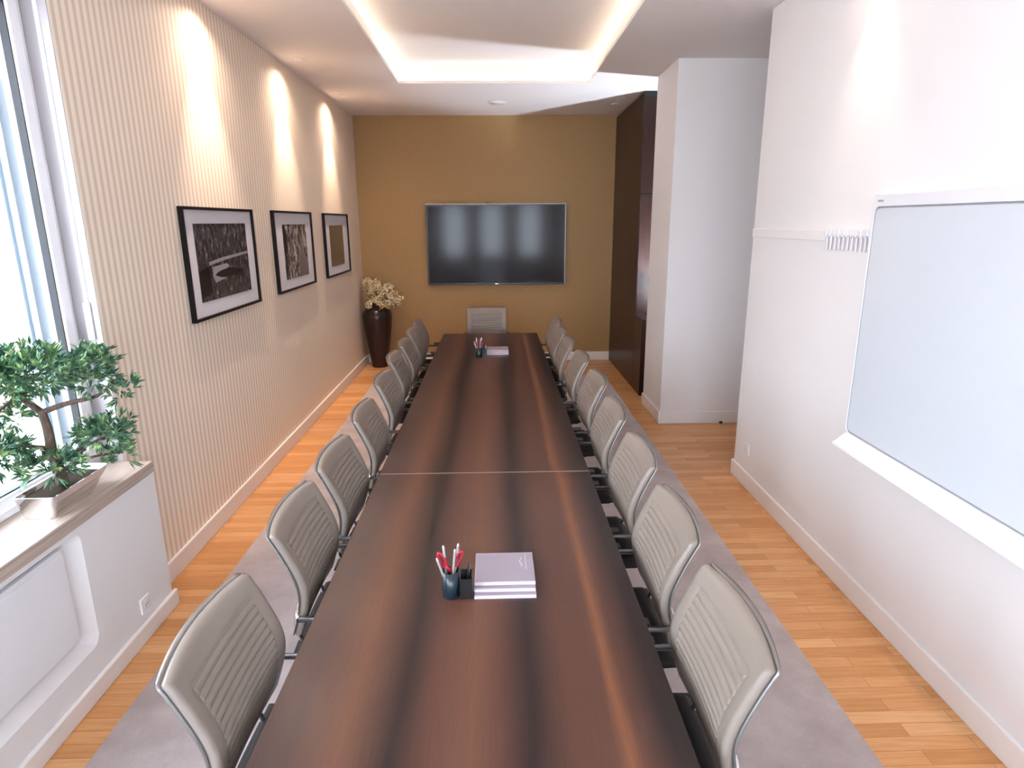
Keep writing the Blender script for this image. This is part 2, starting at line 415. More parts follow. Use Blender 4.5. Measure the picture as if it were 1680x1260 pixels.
# ------------------------------------------------ right side: cabinet, whiteboard, rail
cab = thing('tall_cabinet', 'dark brown floor to ceiling cabinet beside the gold wall', 'cabinet', (XC, YC, 0))
boxobj('carcass', [(0, 1.55, .012, YB-YC-.002, 0, ZC-.03)], 'darkwood', cab, bevel=.003)
boxobj('lower_cupboard', [(0.001, 1.55, -.38, .010, .0, .905)], 'darkwood', cab, bevel=.003)
boxobj('upper_door', [(.006, .60, -.012, .010, 2.31, ZC-.06)], 'darkwood', cab, bevel=.003)
boxobj('upper_door', [(.006, .60, -.012, .010, .925, 2.30)], 'darkwood', cab, bevel=.003)
boxobj('top_shadow_strip', [(.003, 1.55, 0, .03, ZC-.058, ZC-.002)], 'black', cab)  # black strip standing in for the shadow line under the ceiling

wb = thing('whiteboard', 'large framed whiteboard with a white pen tray on the right wall', 'whiteboard', (XR, 2.2, 1.5))
Y0b, Y1b, Z0b, Z1b = 1.15-2.2, 3.195-2.2, .875-1.5, 2.115-1.5
def ringmesh(outs, closed_back=False):
    """outs: list of (pts, x) rings, bridged"""
    bm = bmesh.new(); rs = [[bm.verts.new((x, y, z)) for y, z in p] for p, x in outs]
    for a, b in zip(rs, rs[1:]):
        n = len(a)
        for k in range(n): bm.faces.new((a[k], a[(k+1) % n], b[(k+1) % n], b[k]))
    return bm, rs
bm, rs = ringmesh([(rrect(Y0b, Y1b, Z0b, Z1b, .012), -.001), (rrect(Y0b, Y1b, Z0b, Z1b, .012), -.036), (rrect(Y0b+.004, Y1b-.004, Z0b+.004, Z1b-.004, .012), -.040),
                   (rrect(Y0b+.016, Y1b-.016, Z0b+.02, Z1b-.055, .035), -.040), (rrect(Y0b+.017, Y1b-.017, Z0b+.021, Z1b-.056, .035), -.032)])
bm.faces.new(rs[0]); finish('frame', bm, 'wbframe', wb)
bm, rs = ringmesh([(rrect(Y0b+.0172, Y1b-.0172, Z0b+.0212, Z1b-.0562, .035), -.0335), (rrect(Y0b+.025, Y1b-.025, Z0b+.029, Z1b-.064, .03), -.0335)])
finish('seal', bm, 'wbline', wb)
bm, rs = ringmesh([(rrect(Y0b+.0252, Y1b-.0252, Z0b+.0292, Z1b-.0642, .03), -.0322), (rrect(Y0b+.0252, Y1b-.0252, Z0b+.0292, Z1b-.0642, .03), -.0345)])
bm.faces.new(rs[1]); bm.faces.new(rs[0]); finish('board_surface', bm, 'wb', wb)
bm = bmesh.new()
prof = [(-.0405, Z0b+.018), (-.052, Z0b+.012), (-.105, Z0b-.032), (-.112, Z0b-.030), (-.114, Z0b-.042), (-.06, Z0b-.045), (-.0405, Z0b-.02)]
a = [bm.verts.new((x, Y0b-.02, z)) for x, z in prof]; b = [bm.verts.new((x, Y1b-.035, z)) for x, z in prof]
for k in range(len(prof)): bm.faces.new((a[k], a[(k+1) % 7], b[(k+1) % 7], b[k]))
bm.faces.new(a[::-1]); bm.faces.new(b); finish('pen_tray', bm, 'tray', wb)
bm = bmesh.new()
for k in range(4): box(bm, -.0412, -.0402, Y1b-.085+k*.012, Y1b-.076+k*.012, Z1b-.036+(.003 if k % 2 else 0), Z1b-.024)
finish('maker_mark', bm, 'wbline', wb)

rl = thing('hanging_rail', 'flat white hanging rail running along the wall to the whiteboard', 'rail', (XR, 4.0, 1.91))
boxobj('rail', (-.012, -.0005, -.33, .735, -.03, .03), 'trim', rl, bevel=.003)
bm = bmesh.new(); box(bm, -.022, -.0005, -.80, -.332, .004, .034)
finish('hook_strip', bm, 'trim', rl, bevel=.003)
for k in range(11):
    y = -.355-k*.043
    hk = boxobj('hook', [(-.030, -.0225, y-.008, y+.008, -.004, .040), (-.020, -.012, y-.008, y+.008, -.075, .0035)], 'wbframe', rl, bevel=.002)

# ------------------------------------------------ rug
rug = boxobj('carpet_rug', (-1.58, 1.432, -1.9, 8.15, .0005, .013), 'rug', bevel=.005)
tag(rug, 'long mauve grey carpet rug lying under the conference table', 'rug')

# ------------------------------------------------ tables
def table(y0, y1, label):
    t = thing('conference_table', label, 'table', (-.0705, (y0+y1)/2, 0), 0, 'dark wood conference tables pushed end to end')
    hl = (y1-y0)/2; W = .5435
    boxobj('tabletop', (-W, W, -hl, hl, .706, .74), 'veneer', t, bevel=.002)
    for s in (-1, 1):
        yy = s*(hl-.55)
        boxobj('leg', [(-.045, .045, yy-.045, yy+.045, .03, .68), (-.13, .13, yy-.30, yy+.30, .0135, .04), (-.40, .40, yy-.04, yy+.04, .68, .7058)], 'black', t, bevel=.006)
    boxobj('beam', (-.03, .03, -hl+.60, hl-.60, .62, .68), 'black', t)
    return t
table(3.0545, 7.257, 'far half of the long dark wood table, below the television')
table(-1.15, 3.0485, 'near half of the long dark wood table with the large stack of pads')
boxobj('joint_profile', (-.0705-.543, -.0705+.543, 3.0487, 3.0543, .7062, .7405), 'seam')
tag(bpy.data.objects['joint_profile'], 'thin brown joint strip between the two halves of the table', 'joint strip')

# ------------------------------------------------ chairs (local: the sitter looks towards +y)
def prof_y(z):
    """front surface of the backrest at its side edges, distance behind the seat centre"""
    pts = [(.50, -.318), (.56, -.300), (.62, -.281), (.67, -.270), (.72, -.267), (.767, -.278), (.86, -.318), (.95, -.362), (1.0, -.388)]
    if z <= pts[0][0]: return pts[0][1]
    for (za, ya), (zb, yb) in zip(pts, pts[1:]):
        if z <= zb:
            t = (z-za)/(zb-za); return ya+(yb-ya)*t
    return pts[-1][1]
def sm_prof(z): return sum(prof_y(z+d) for d in (-.045, -.03, -.015, 0, .015, .03, .045))/7
BW, ZB0, ZB1 = .500, .535, .943
def back_surface(grow=0, off=0.0, th=.030, ribs=True, nu=34, nz=60):
    """closed padded sheet: returns bmesh; ribs are stitched into the front"""
    bm = bmesh.new(); r = .010+grow
    z0, z1 = ZB0-grow, ZB1+grow; hw = BW/2+grow
    base = [z0+(z1-z0)*(.5-.5*math.cos(PI*k/nz))*.35+(z1-z0)*k/nz*.65 for k in range(nz+1)]
    uu = [-1+2*i/nu for i in range(nu+1)]; uu = [math.sin(v*PI/2)*.35+v*.65 for v in uu]
    if ribs:
        top = .887; zs = [top-k*.0235 for k in range(13)]
        extra = [zc+d for zc in zs for d in (-.0075, -.0045, -.0030, -.0016, 0, .0016, .0030, .0045, .0075)]
        lo, hi = zs[-1]-.009, zs[0]+.009
        base = sorted([z for z in base if z < lo or z > hi]+[e for e in extra])
        m0 = (BW/2-.062)/hw
        uu = sorted([v for v in uu if abs(abs(v)-m0) > .03]+[sg*(m0+d) for sg in (-1, 1) for d in (-.024, -.012, 0, .012)])
    nz, nu = len(base)-1, len(uu)-1
    def zrow(k): return base[k]
    front, back = [], []
    for k in range(nz+1):
        z = zrow(k); e = min(z-z0, z1-z); wv = hw
        if e < r: wv = hw-r+math.sqrt(max(0, r*r-(r-e)**2))
        taper = .012*max(0, (.70-z)/.15)**1.5; wv = max(.004, wv-taper)
        fr, bk = [], []
        for i in range(nu+1):
            u = uu[i]*wv
            # concave around the sitter, the top edge arched a little
            q = (u/hw)**2
            y = sm_prof(z)-.014*(1-q); az = max(0, (z-.868)/.075)**1.5; zz = z+.006*(1-q)*az; y -= .024*(1-q)*az
            # edge rounding of the pad
            d = min(min(z-z0, z1-z), wv-abs(u)); rd = th*.5
            edge = 0 if d > rd else (1-math.sqrt(max(0, 1-((rd-d)/rd)**2)))
            pf = th*.5*(1-edge); pb = th*.5*(1-edge)
            if ribs:
                m = min(BW/2-.062-abs(u), .889-z, z-.575)
                if m > 0:
                    f = min(1, m/.006); ph = ((.887-z)/.0235) % 1.0; dd = min(ph, 1-ph)*.0235
                    pf += f*(.0085*(abs(math.sin(PI*ph))**.85)-.0068)
                else:
                    pf -= .0035*math.exp(-(m/.004)**2)
            fr.append(bm.verts.new((u, y+off+pf, zz))); bk.append(bm.verts.new((u, y+off-pb, zz)))
        front.append(fr); back.append(bk)
    for A, flip in ((front, False), (back, True)):
        for k in range(nz):
            for i in range(nu):
                q = (A[k][i], A[k][i+1], A[k+1][i+1], A[k+1][i]); bm.faces.new(q[::-1] if flip else q)
    for k in range(nz):
        for i in (0, nu): bm.faces.new((front[k][i], front[k+1][i], back[k+1][i], back[k][i]))
    for k in (0, nz):
        for i in range(nu): bm.faces.new((front[k][i], front[k][i+1], back[k][i+1], back[k][i]))
    bmesh.ops.remove_doubles(bm, verts=bm.verts[:], dist=.00002)
    return bm
def make_chair(label):
    t = thing('conference_chair', label, 'chair', (0, 0, 0), 0)
    finish('backrest', back_surface(), 'leather', t, smooth=True)
    finish('back_shell', back_surface(.002, -.0185, .008, False, 24, 40), 'shell', t, smooth=True)
    # seat cushion
    bm = bmesh.new(); n = 20; top, bot = [], []
    for j in range(n+1):
        rowt, rowb = [], []
        for i in range(n+1):
            s, v = -1+2*i/n, -1+2*j/n
            s2 = s*math.sqrt(1-v*v*.06); v2 = v*math.sqrt(1-s*s*.05)
            d = 1-max(abs(s), abs(v)); h = .026*math.sqrt(min(1, d/.16)) if d < .16 else .026
            z = .458-.02*max(0, v-.6)/.4
            rowt.append(bm.verts.new((s2*.256, v2*.280-.062, z+h))); rowb.append(bm.verts.new((s2*.256, v2*.280-.062, z-h*.8)))
        top.append(rowt); bot.append(rowb)
    for A, fl in ((top, 0), (bot, 1)):
        for j in range(n):
            for i in range(n):
                q = (A[j][i], A[j][i+1], A[j+1][i+1], A[j+1][i]); bm.faces.new(q[::-1] if fl else q)
    bmesh.ops.remove_doubles(bm, verts=bm.verts[:], dist=.0001)
    finish('seat', bm, 'leather_dark', t, smooth=True)
    for s in (-1, 1):
        bm = bmesh.new()
        pts = [(s*.262, -.290, .625), (s*.262, .12, .632), (s*.262, .235, .61), (s*.262, .225, .026), (s*.262, -.20, .026)]
        tube(bm, smoothpath(pts, .07), .0105, 10)
        finish('side_frame', bm, 'armmetal', t)
        bm = bmesh.new()
        box(bm, s*.262-.02, s*.262+.02, -.215, .11, .644, .660)
        finish('armrest', bm, 'black', t, bevel=.006, seg=3)
    bm = bmesh.new(); tube(bm, [(-.262, -.19, .026), (.262, -.19, .026)], .0105, 8)
    finish('floor_bar', bm, 'chrome', t)
    bm = bmesh.new()
    tube(bm, smoothpath([(-.262, -.290, .625), (-.2, -.318, .625), (.2, -.318, .625), (.262, -.290, .625)], .03), .009, 8)
    tube(bm, [(-.262, .215, .405), (.262, .215, .405)], .009, 8)
    for q in (-.16, .16): tube(bm, smoothpath([(q, .215, .405), (q, -.30, .412), (q, -.345, .53), (q, -.318, .625)], .05), .009, 8)
    finish('seat_frame', bm, 'chrome', t)
    return t
ordn = ['nearest the camera', 'second from the camera', 'third from the camera', 'fourth from the camera', 'in the middle of the row',
        'fourth from the far end', 'third from the far end', 'second from the far end', 'last before the gold wall']
RY = [1.27, 1.89, 2.55, 3.24, 3.97, 4.68, 5.33, 5.93, 6.53]
RX = [.640, .647, .665, .668, .685, .668, .638, .633, .643]
LY = [1.268, 1.99, 2.575, 3.27, 4.04, 4.76, 5.37, 5.97, 6.56]
LX = [-.793, -.792, -.782, -.782, -.800, -.835, -.832, -.838, -.858]
LROT = [0, .01, -.01, .015, -.01, .02, 0, -.02, .03]
RROT = [0, 0, .01, -.01, .015, 0, -.02, .01, 0]
first = None
D0 = .362
for i in range(9):
    lab = 'taupe ribbed chair, window side of the table, '+ordn[i]
    p = (LX[i]+D0+.005, LY[i]+.245, .0135)
    if first is None: first = make_chair(lab); first.location = p; first.rotation_euler = (0, 0, -PI/2+LROT[i]); first['group'] = 'chairs along the window side of the table'
    else: dup(first, p, -PI/2+LROT[i], lab)
for i in range(9):
    lab = 'taupe ribbed chair, whiteboard side of the table, '+ordn[i]
    dup(first, (RX[i]-D0+.012, RY[i]+.245, .0135), PI/2+RROT[i], lab, 'chairs along the whiteboard side of the table')
h = dup(first, (-.118, 7.50, .0135), PI, 'taupe chair alone at the far head of the table in front of the television')
if 'group' in h: del h['group']

# ------------------------------------------------ television
tv = thing('television', 'large black flat television mounted on the gold wall', 'television', (.012, YB, 1.683))
W, H = .975, .557
boxobj('housing', [(-W+.1, W-.1, -.05, -.001, -H+.1, H-.1), (-W, W, -.075, -.0505, -H, H)], 'bezel', tv, bevel=.004)
boxobj('screen', (-W+.022, W-.022, -.0775, -.0752, -H+.03, H-.024), 'screen', tv)
boxobj('edge_trim', [(-W, W, -.0792, -.0753, H-.006, H), (W-.006, W, -.0792, -.0753, -H, H-.006)], 'wbframe', tv)
boxobj('badge', (-.02, .02, -.0790, -.0776, -H+.010, -H+.020), 'chrome', tv)
wc = thing('webcam', 'tiny black webcam at the top middle of the television', 'webcam', (-.10, YB-.082, 1.683+H))
boxobj('camera_body', (-.022, .022, -.016, .004, .001, .016), 'black', wc, bevel=.003)
bm = bmesh.new(); tube(bm, [(0, -.0165, .008), (0, -.0195, .008)], .005, 12); finish('lens', bm, 'shell', wc)
sb = boxobj('sensor_box', (-.82, -.72, YB-.083, YB-.0796, 1.683+H-.026, 1.683+H-.008), 'black'); tag(sb, 'small black sensor strip at the top left corner of the television', 'sensor')

# ------------------------------------------------ pictures on the striped wall
def picture(y, z, pm, label):
    w2, h2 = .568, .353; t = thing('framed_picture', label, 'picture', (XL, y, z), 0, 'framed black and white photographs on the striped wall')
    d = .032; fw = .018
    boxobj('frame', [(.001, d, -w2, -w2+fw, -h2, h2), (.001, d, w2-fw, w2, -h2, h2), (.001, d, -w2+fw, w2-fw, -h2, -h2+fw), (.001, d, -w2+fw, w2-fw, h2-fw, h2)], 'blackframe', t, bevel=.002)
    boxobj('mount', (.002, .014, -w2+fw+.0005, w2-fw-.0005, -h2+fw+.0005, h2-fw-.0005), 'mat', t)
    return t
dk, md, lt = (.008, .006, .007), (.10, .085, .09), (.55, .5, .52)
P1 = photo_mat('photo_pond', 3.1, (.3, .3, .3), [(.36, dk), (.50, (.05, .042, .046)), (.60, md), (.70, lt)], (1, 3.2, 1.5))
P2 = photo_mat('photo_trees', 8.7, (.3, .3, .3), [(.38, dk), (.50, md), (.60, (.42, .38, .38)), (.7, lt)], (1, 2.4, 1.6))
P3 = photo_mat('photo_meadow', 5.3, (.3, .3, .3), [(.3, (.045, .035, .028)), (.55, (.10, .075, .055)), (.75, (.18, .14, .10))], (1, .8, 1.6))
for k in ('P1', 'P2', 'P3'): M[k] = globals()[k]
M['pg'] = mat('print_light', (.27, .25, .265), .3); M['pd'] = mat('print_dark', (.010, .008, .009), .3); M['pm'] = mat('print_mid', (.14, .12, .125), .3)
def flat(bm, x, pts):
    bm.faces.new([bm.verts.new((x, y, z)) for y, z in pts])
def printobj(t, m, y0, y1, z0, z1):
    return boxobj('print', (.0142, .0165, y0, y1, z0, z1), m, t)
def motif(t, pr, polys, m, dx, nm):
    bm = bmesh.new()
    for p in polys:
        a = [bm.verts.new((.0166+dx, y, z)) for y, z in p]; b = [bm.verts.new((.0169+dx, y, z)) for y, z in p]
        bm.faces.new(b); bm.faces.new(a[::-1])
        for k in range(len(p)): bm.faces.new((a[k], a[(k+1) % len(p)], b[(k+1) % len(p)], b[k]))
    return finish(nm, bm, m, pr)
t = picture(4.512, 1.749, None, 'framed dark photograph of a bridge over a pond, the nearest of the three')
pr = printobj(t, 'P1', -.42, .42, -.243, .25)
def arc(cy, cz, ry, rz, a0, a1, n=14): return [(cy+ry*math.cos(math.radians(a0+(a1-a0)*k/n)), cz+rz*math.sin(math.radians(a0+(a1-a0)*k/n))) for k in range(n+1)]
bridge_top = [(-.26, .005), (-.05, .025), (.15, .035), (.41, .05), (.41, .032), (.12, .014), (-.05, .002), (-.26, -.018)]
water = [(-.20, -.03), (.02, -.018), (.06, -.04), (-.02, -.06), (.05, -.10), (.0, -.115), (-.19, -.135), (-.22, -.09)]
motif(t, pr, [bridge_top, water], 'pg', 0, 'bridge_motif')
boat = arc(.06, -.088, .24, .035, 180, 0)[:]+[(.30, -.088), (.2, -.105), (0, -.112), (-.1, -.105)]
motif(t, pr, [boat, [(-.42, -.05), (-.27, -.02), (-.25, -.2), (-.42, -.22)]], 'pd', .0004, 'shade_motif')
t = picture(6.115, 1.751, None, 'framed black and white photograph of snowy trees, the middle of the three')
pr = printobj(t, 'P2', -.33, .37, -.25, .235)
motif(t, pr, [[(.10, -.25), (.12, -.02), (.17, .14), (.24, .02), (.28, -.05), (.36, -.10), (.365, -.25)]], 'pm', 0, 'near_tree')
motif(t, pr, [[(-.32, .22), (-.27, .225), (-.22, .1), (-.26, -.05), (-.30, -.24), (-.325, -.24)]], 'pd', .0001, 'dark_trunk')
t = picture(7.745, 1.749, None, 'framed sepia toned landscape photograph, the farthest of the three')
printobj(t, 'P3', -.34, .30, -.24, .22)

# ------------------------------------------------ vase with flowers in the corner
vs = thing('floor_vase', 'tall dark bronze floor vase in the corner by the gold wall', 'vase', (-1.672, 8.86, 0))
bm = bmesh.new()
lathe(bm, [(.100, .001), (.112, .01), (.118, .04), (.138, .18), (.165, .38), (.190, .56), (.204, .68), (.204, .735), (.192, .785), (.160, .825), (.115, .85), (.085, .862), (.078, .885), (.088, .905), (.086, .912), (.070, .905), (.066, .87), (.05, .80), (.03, .75)], 48)
finish('vase_body', bm, 'vase', vs, smooth=True)
fl = thing('flower_bunch', 'bunch of cream blossoms standing in the tall dark vase', 'flowers', (-1.672, 8.86, .76))
rnd = random.Random(11)
stems = bmesh.new(); pet = bmesh.new(); cen = bmesh.new()
def blossom(bm, c, d, r, k, rnd):
    d = d.normalized(); a = d.orthogonal().normalized(); b = d.cross(a)
    off = rnd.random()*6
    for i in range(k):
        an = off+2*PI*i/k; p = (a*math.cos(an)+b*math.sin(an)); q = d.cross(p)
        wd = r*.5; up = rnd.uniform(.15, .55)
        v = [c+p*r*.12, c+p*r*.55+q*wd*.62+d*r*up*.55, c+p*r*1.05+q*.1*wd+d*r*up*.8, c+p*r*.55-q*wd*.62+d*r*up*.55]
        m_ = c+p*r*.6+d*r*up*.28
        vv = [bm.verts.new(x) for x in v]; mm = bm.verts.new(m_)
        for j in range(4): bm.faces.new((vv[j], vv[(j+1) % 4], mm)).smooth = True
heads = []
for s_ in range(30):
    an = rnd.uniform(0, 2*PI); sp = rnd.uniform(.05, 1)**.7
    ex = Vector((.065+sp*.33*math.cos(an), sp*.24*math.sin(an)-.03, rnd.uniform(.10, .52)-.12*sp))
    if ex.x < -.15: ex.x = -.15+rnd.uniform(0, .05)
    if ex.y > .20: ex.y = .18
    base = Vector((rnd.uniform(-.02, .02), rnd.uniform(-.02, .02), .06)); mid = Vector((ex.x*.25, ex.y*.25, max(.17, ex.z*.7)))
    pts = [base*(1-t)**2+mid*2*t*(1-t)+ex*t*t for t in [k/8 for k in range(9)]]
    tube(stems, pts, .0035, 5)
    for k in range(9):
        t_ = rnd.uniform(.55, 1.03); p = base*(1-t_)**2+mid*2*t_*(1-t_)+ex*t_*t_
        d = Vector((rnd.uniform(-1, 1), rnd.uniform(-1, .6), rnd.uniform(-.3, 1)))
        c = p+d.normalized()*rnd.uniform(.008, .05)
        if c.x < -.185: c.x = -.18
        if c.z < .06 or (c.z < .16 and c.xy.length < .14): continue
        blossom(pet, c, d, rnd.uniform(.034, .058), 5, rnd)
        bmesh.ops.create_icosphere(cen, subdivisions=1, radius=.006, matrix=Matrix.Translation(c+d.normalized()*.008))
finish('stems', stems, 'stem', fl); finish('petals', pet, 'petal', fl); finish('flower_centres', cen, 'stem', fl)

# ------------------------------------------------ bonsai on the sill
bo = thing('bonsai_tree', 'green bonsai tree growing from the polished trough on the sill', 'bonsai', (-1.875, 2.55, .836))
pot = thing('planter_trough', 'polished steel planter trough on the window sill', 'planter', (-1.875, 2.55, .8355))
bm = bmesh.new()
def trect(x, y0, y1, z, r): return [(px, py, z) for px, py in rrect(-x, x, y0, y1, r, 5)]
rings = [trect(.060, -.150, .105, 0, .012), trect(.066, -.155, .125, .015, .015), (trect(.078, -.162, .190, .068, .02)), trect(.084, -.166, .225, .098, .02), trect(.079, -.161, .220, .098, .018), trect(.072, -.154, .20, .075, .018)]
RV = [[bm.verts.new(p) for p in r] for r in rings]
for a, b in zip(RV, RV[1:]):
    n = len(a)
    for k in range(n): bm.faces.new((a[k], a[(k+1) % n], b[(k+1) % n], b[k]))
bm.faces.new(RV[0]); bm.faces.new(RV[-1]); finish('trough', bm, 'steel', pot)
bm = bmesh.new(); rr = [bm.verts.new(p) for p in trect(.070, -.152, .195, .079, .018)]; r2 = [bm.verts.new(p) for p in trect(.070, -.152, .195, .0755, .018)]
bm.faces.new(rr); bm.faces.new(r2)
for k in range(len(rr)): bm.faces.new((rr[k], rr[(k+1) % len(rr)], r2[(k+1) % len(rr)], r2[k]))
finish('soil', bm, 'soil', pot)
bm = bmesh.new()
V = Vector
def br(pts, rs): tube(bm, smoothpath(pts, .06, 4), [rs[0]+(rs[1]-rs[0])*k/(len(smoothpath(pts, .06, 4))-1) for k in range(len(smoothpath(pts, .06, 4)))], 8)
br([(0, .02, .082), (.01, .0, .15), (.015, -.03, .24), (.02, -.03, .34), (.01, -.035, .43)], (.024, .016))
br([(.01, -.035, .42), (-.05, -.06, .50), (-.09, -.08, .58), (-.02, -.06, .62)], (.014, .006))
br([(.01, -.035, .42), (.10, .0, .45), (.20, .05, .46), (.24, .10, .52)], (.012, .005))
br([(.015, -.03, .26), (-.06, -.09, .30), (-.13, -.16, .27)], (.010, .004))
br([(.015, -.02, .20), (.10, .05, .24), (.19, .09, .28)], (.010, .004))
br([(.01, 0, .15), (.10, .10, .18), (.19, .16, .17)], (.008, .004))
br([(-.05, -.06, .50), (-.10, -.15, .44), (-.10, -.18, .34)], (.007, .003))
finish('trunk', bm, 'bark', bo, smooth=False)
bm = bmesh.new(); rnd = random.Random(5)
def sprig(c, d, L_, k):
    d = d.normalized(); a = d.orthogonal().normalized(); b = d.cross(a)
    for i in range(k):
        an = rnd.uniform(0, 2*PI); sp = rnd.uniform(.35, 1.1)
        dr = (d+(a*math.cos(an)+b*math.sin(an))*sp).normalized(); ln = L_*rnd.uniform(.7, 1.15)
        s = c+d*rnd.uniform(0, .02); q = dr.cross(Vector((rnd.uniform(-1, 1), rnd.uniform(-1, 1), rnd.uniform(-1, 1)))).normalized()*ln*.125
        p1 = s+dr*ln*.5; tip = s+dr*ln+Vector((0, 0, -ln*.12)); n = dr.cross(q).normalized()*ln*.03
        v = [bm.verts.new(x) for x in (s, p1+q, tip, p1-q, p1+n)]
        for x, y in ((0, 1), (1, 2), (2, 3), (3, 0)): bm.faces.new((v[x], v[y], v[4]))
pads = [(( -.01, -.03, .60), (.24, .17, .085), 260), ((.16, .08, .57), (.11, .12, .09), 110), ((-.10, -.10, .55), (.12, .12, .07), 80), ((-.09, -.18, .31), (.10, .11, .085), 100),
        ((.18, .08, .30), (.10, .11, .055), 85), ((.03, -.06, .20), (.13, .12, .05), 85), ((.175, .17, .155), (.055, .07, .045), 24), ((-.09, -.05, .42), (.05, .07, .05), 22), ((.24, .14, .47), (.05, .06, .06), 20)]
for c, s, n in pads:
    for k in range(n):
        u = Vector((rnd.gauss(0, 1), rnd.gauss(0, 1), rnd.gauss(0, 1))).normalized()*rnd.uniform(.35, 1)
        p = Vector(c)+Vector((u.x*s[0], u.y*s[1], u.z*s[2]))
        if p.x < -.105: p.x = -.105+rnd.uniform(0, .04)
        d = Vector((u.x, u.y, u.z+.55))
        if p.x < -.05: d.x = abs(d.x)*.2
        sprig(p, d, .046, 8)
for v in bm.verts:
    if v.co.x < -.118: v.co.x = -.118+(v.co.x+.118)*.02
finish('foliage', bm, 'leaf', bo)

# ------------------------------------------------ things on the table
def pen_cup(loc, label, g):
    t = thing('pen_cup', label, 'pen cup', loc, 0)
    bm = bmesh.new(); lathe(bm, [(.029, 0), (.0305, .002), (.0305, .098), (.028, .098), (.028, .006)], 32); finish('cup', bm, 'navy', t, smooth=False)
    bm = bmesh.new()
    for d in ((.031, .074, -.024, .024, 0, .003), (.031, .074, -.024, -.0215, .003, .075), (.031, .074, .0215, .024, .003, .088), (.0715, .074, -.0215, .0215, .003, .085)): box(bm, *d)
    finish('side_tray', bm, 'black', t)
    return t
def pen(loc, lean, ln, label, m='pen', g=None):
    t = thing('pen', label, 'pen', loc, 0, g); t.rotation_euler = lean
    bm = bmesh.new(); lathe(bm, [(.0012, 0), (.0036, .012), (.0042, .03), (.0042, ln-.01), (.003, ln)], 12); finish('barrel', bm, m, t, smooth=False)
    bm = bmesh.new(); box(bm, .0043, .0055, -.0012, .0012, ln-.045, ln-.006); finish('clip', bm, 'chrome', t)
    return t
def scissors(loc, label):
    t = thing('scissors', label, 'scissors', loc, .15)
    t.rotation_euler = (-.12, 0, .1)
    for s in (-1, 1):
        bm = bmesh.new(); ta = .42; ring = []
        for k in range(21):
            a_ = 2*PI*k/20; u_ = .0085*math.cos(a_); v_ = .027*math.sin(a_)
            ring.append((s*(.028+u_*math.cos(ta)+v_*math.sin(ta)), s*.0015, .122-u_*math.sin(ta)+v_*math.cos(ta)))
        tube(bm, ring, .0058, 8, caps=False)
        tube(bm, [(0, s*.0015, .078), (s*.010, s*.0015, .092), (s*.019, s*.0015, .102)], .0065, 8)
        finish('handle', bm, 'red', t)
        bm = bmesh.new(); vs_ = [(-.004*s, 0, .085), (.006*s, 0, .085), (.003*s, 0, .0), (-.001*s, 0, .0)]
        a = [bm.verts.new((x, s*.0008, z)) for x, y, z in vs_]; b = [bm.verts.new((x, s*.0022, z)) for x, y, z in vs_]
        bm.faces.new(a); bm.faces.new(b)
        for k in range(4): bm.faces.new((a[k], a[(k+1) % 4], b[(k+1) % 4], b[k]))
        finish('blade', bm, 'steel', t)
    return t
def desk_set(x, y, where, sc=1):
    z = .7402
    pen_cup((x, y, z), 'dark navy pen cup with a black side tray '+where, None)
    pg = 'silver pens in the cup '+where
    pen((x-.010, y+.004, z+.008), (-.05, -.08, 0), .178, 'silver pen standing near upright in the cup '+where, g=None)
    pen((x+.004, y+.016, z+.008), (-.04, .13, 0), .180, 'silver pen leaning right behind another in the cup '+where, g=None)
    pen((x+.002, y-.006, z+.008), (.02, .09, 0), .176, 'silver pen leaning right in front in the cup '+where, g=None)
    pen((x-.001, y-.012, z+.008), (0, -.30, 0), .150, 'silver pen leaning far left in the cup '+where, g=None)
    scissors((x+.0, y-.002, z+.012), 'scissors with red handles standing in the cup '+where)
    pen((x+.055, y, z+.004), (-.04, .06, 0), .118, 'dark pen in the side tray of the cup '+where, m='black', g=None)
def pads_(x0, x1, y0, y1, names, where):
    z = .7402; g = 'pads stacked '+where
    for i in range(3):
        s = i*.022
        t = thing('writing_pad', names[i], 'writing pad', ((x0+x1)/2, (y0+y1)/2, z+i*.0125), [.004, -.006, .003][i])
        w2 = (x1-x0)/2; h2 = (y1-y0)/2
        boxobj('pages', (-w2, w2, -h2+s, h2, 0, .0105), 'page', t, bevel=.001)
        boxobj('cover', (-w2+.001, w2-.001, -h2+s+.006, h2-.006, .0106, .0122), 'pad', t)
        if i == 2:
            bm = bmesh.new(); pts = [(w2-.047+.004*math.sin(k*1.3), -h2+s+.10+k*.010, .0124) for k in range(8)]
            tube(bm, pts, [.001, .0022, .0014, .0024, .0012, .002, .0016, .0008], 6); finish('printed_mark', bm, 'page', t)
            boxobj('printed_line', (w2-.030, w2-.028, -h2+s+.08, -h2+s+.19, .0123, .0125), 'page', t)
desk_set(-.168, 1.945, 'on the near half of the table')
pads_(-.088, .126, 1.918, 2.166, ['lowest of the three grey pads beside the near pen cup', 'middle one of the three grey pads beside the near pen cup', 'topmost grey pad with a white mark beside the near pen cup'], 'near')
desk_set(-.170, 5.93, 'on the far half of the table')
pads_(-.096, .116, 6.03, 6.27, ['lowest of the three pads beside the far pen cup', 'middle one of the three pads beside the far pen cup', 'topmost pad with a white mark beside the far pen cup'], 'far')

# ------------------------------------------------ door stop in the recess
ds = thing('door_stop', 'small black door stop on the wood floor before the pillar wall', 'door stop', (2.26, 6.02, 0))
bm = bmesh.new(); lathe(bm, [(.018, 0), (.018, .022), (.014, .028)], 20); finish('rubber_buffer', bm, 'black', ds)
bm = bmesh.new(); lathe(bm, [(.0182, .001), (.0205, .003), (.0205, .008), (.0182, .010)], 20); finish('metal_ring', bm, 'chrome', ds)

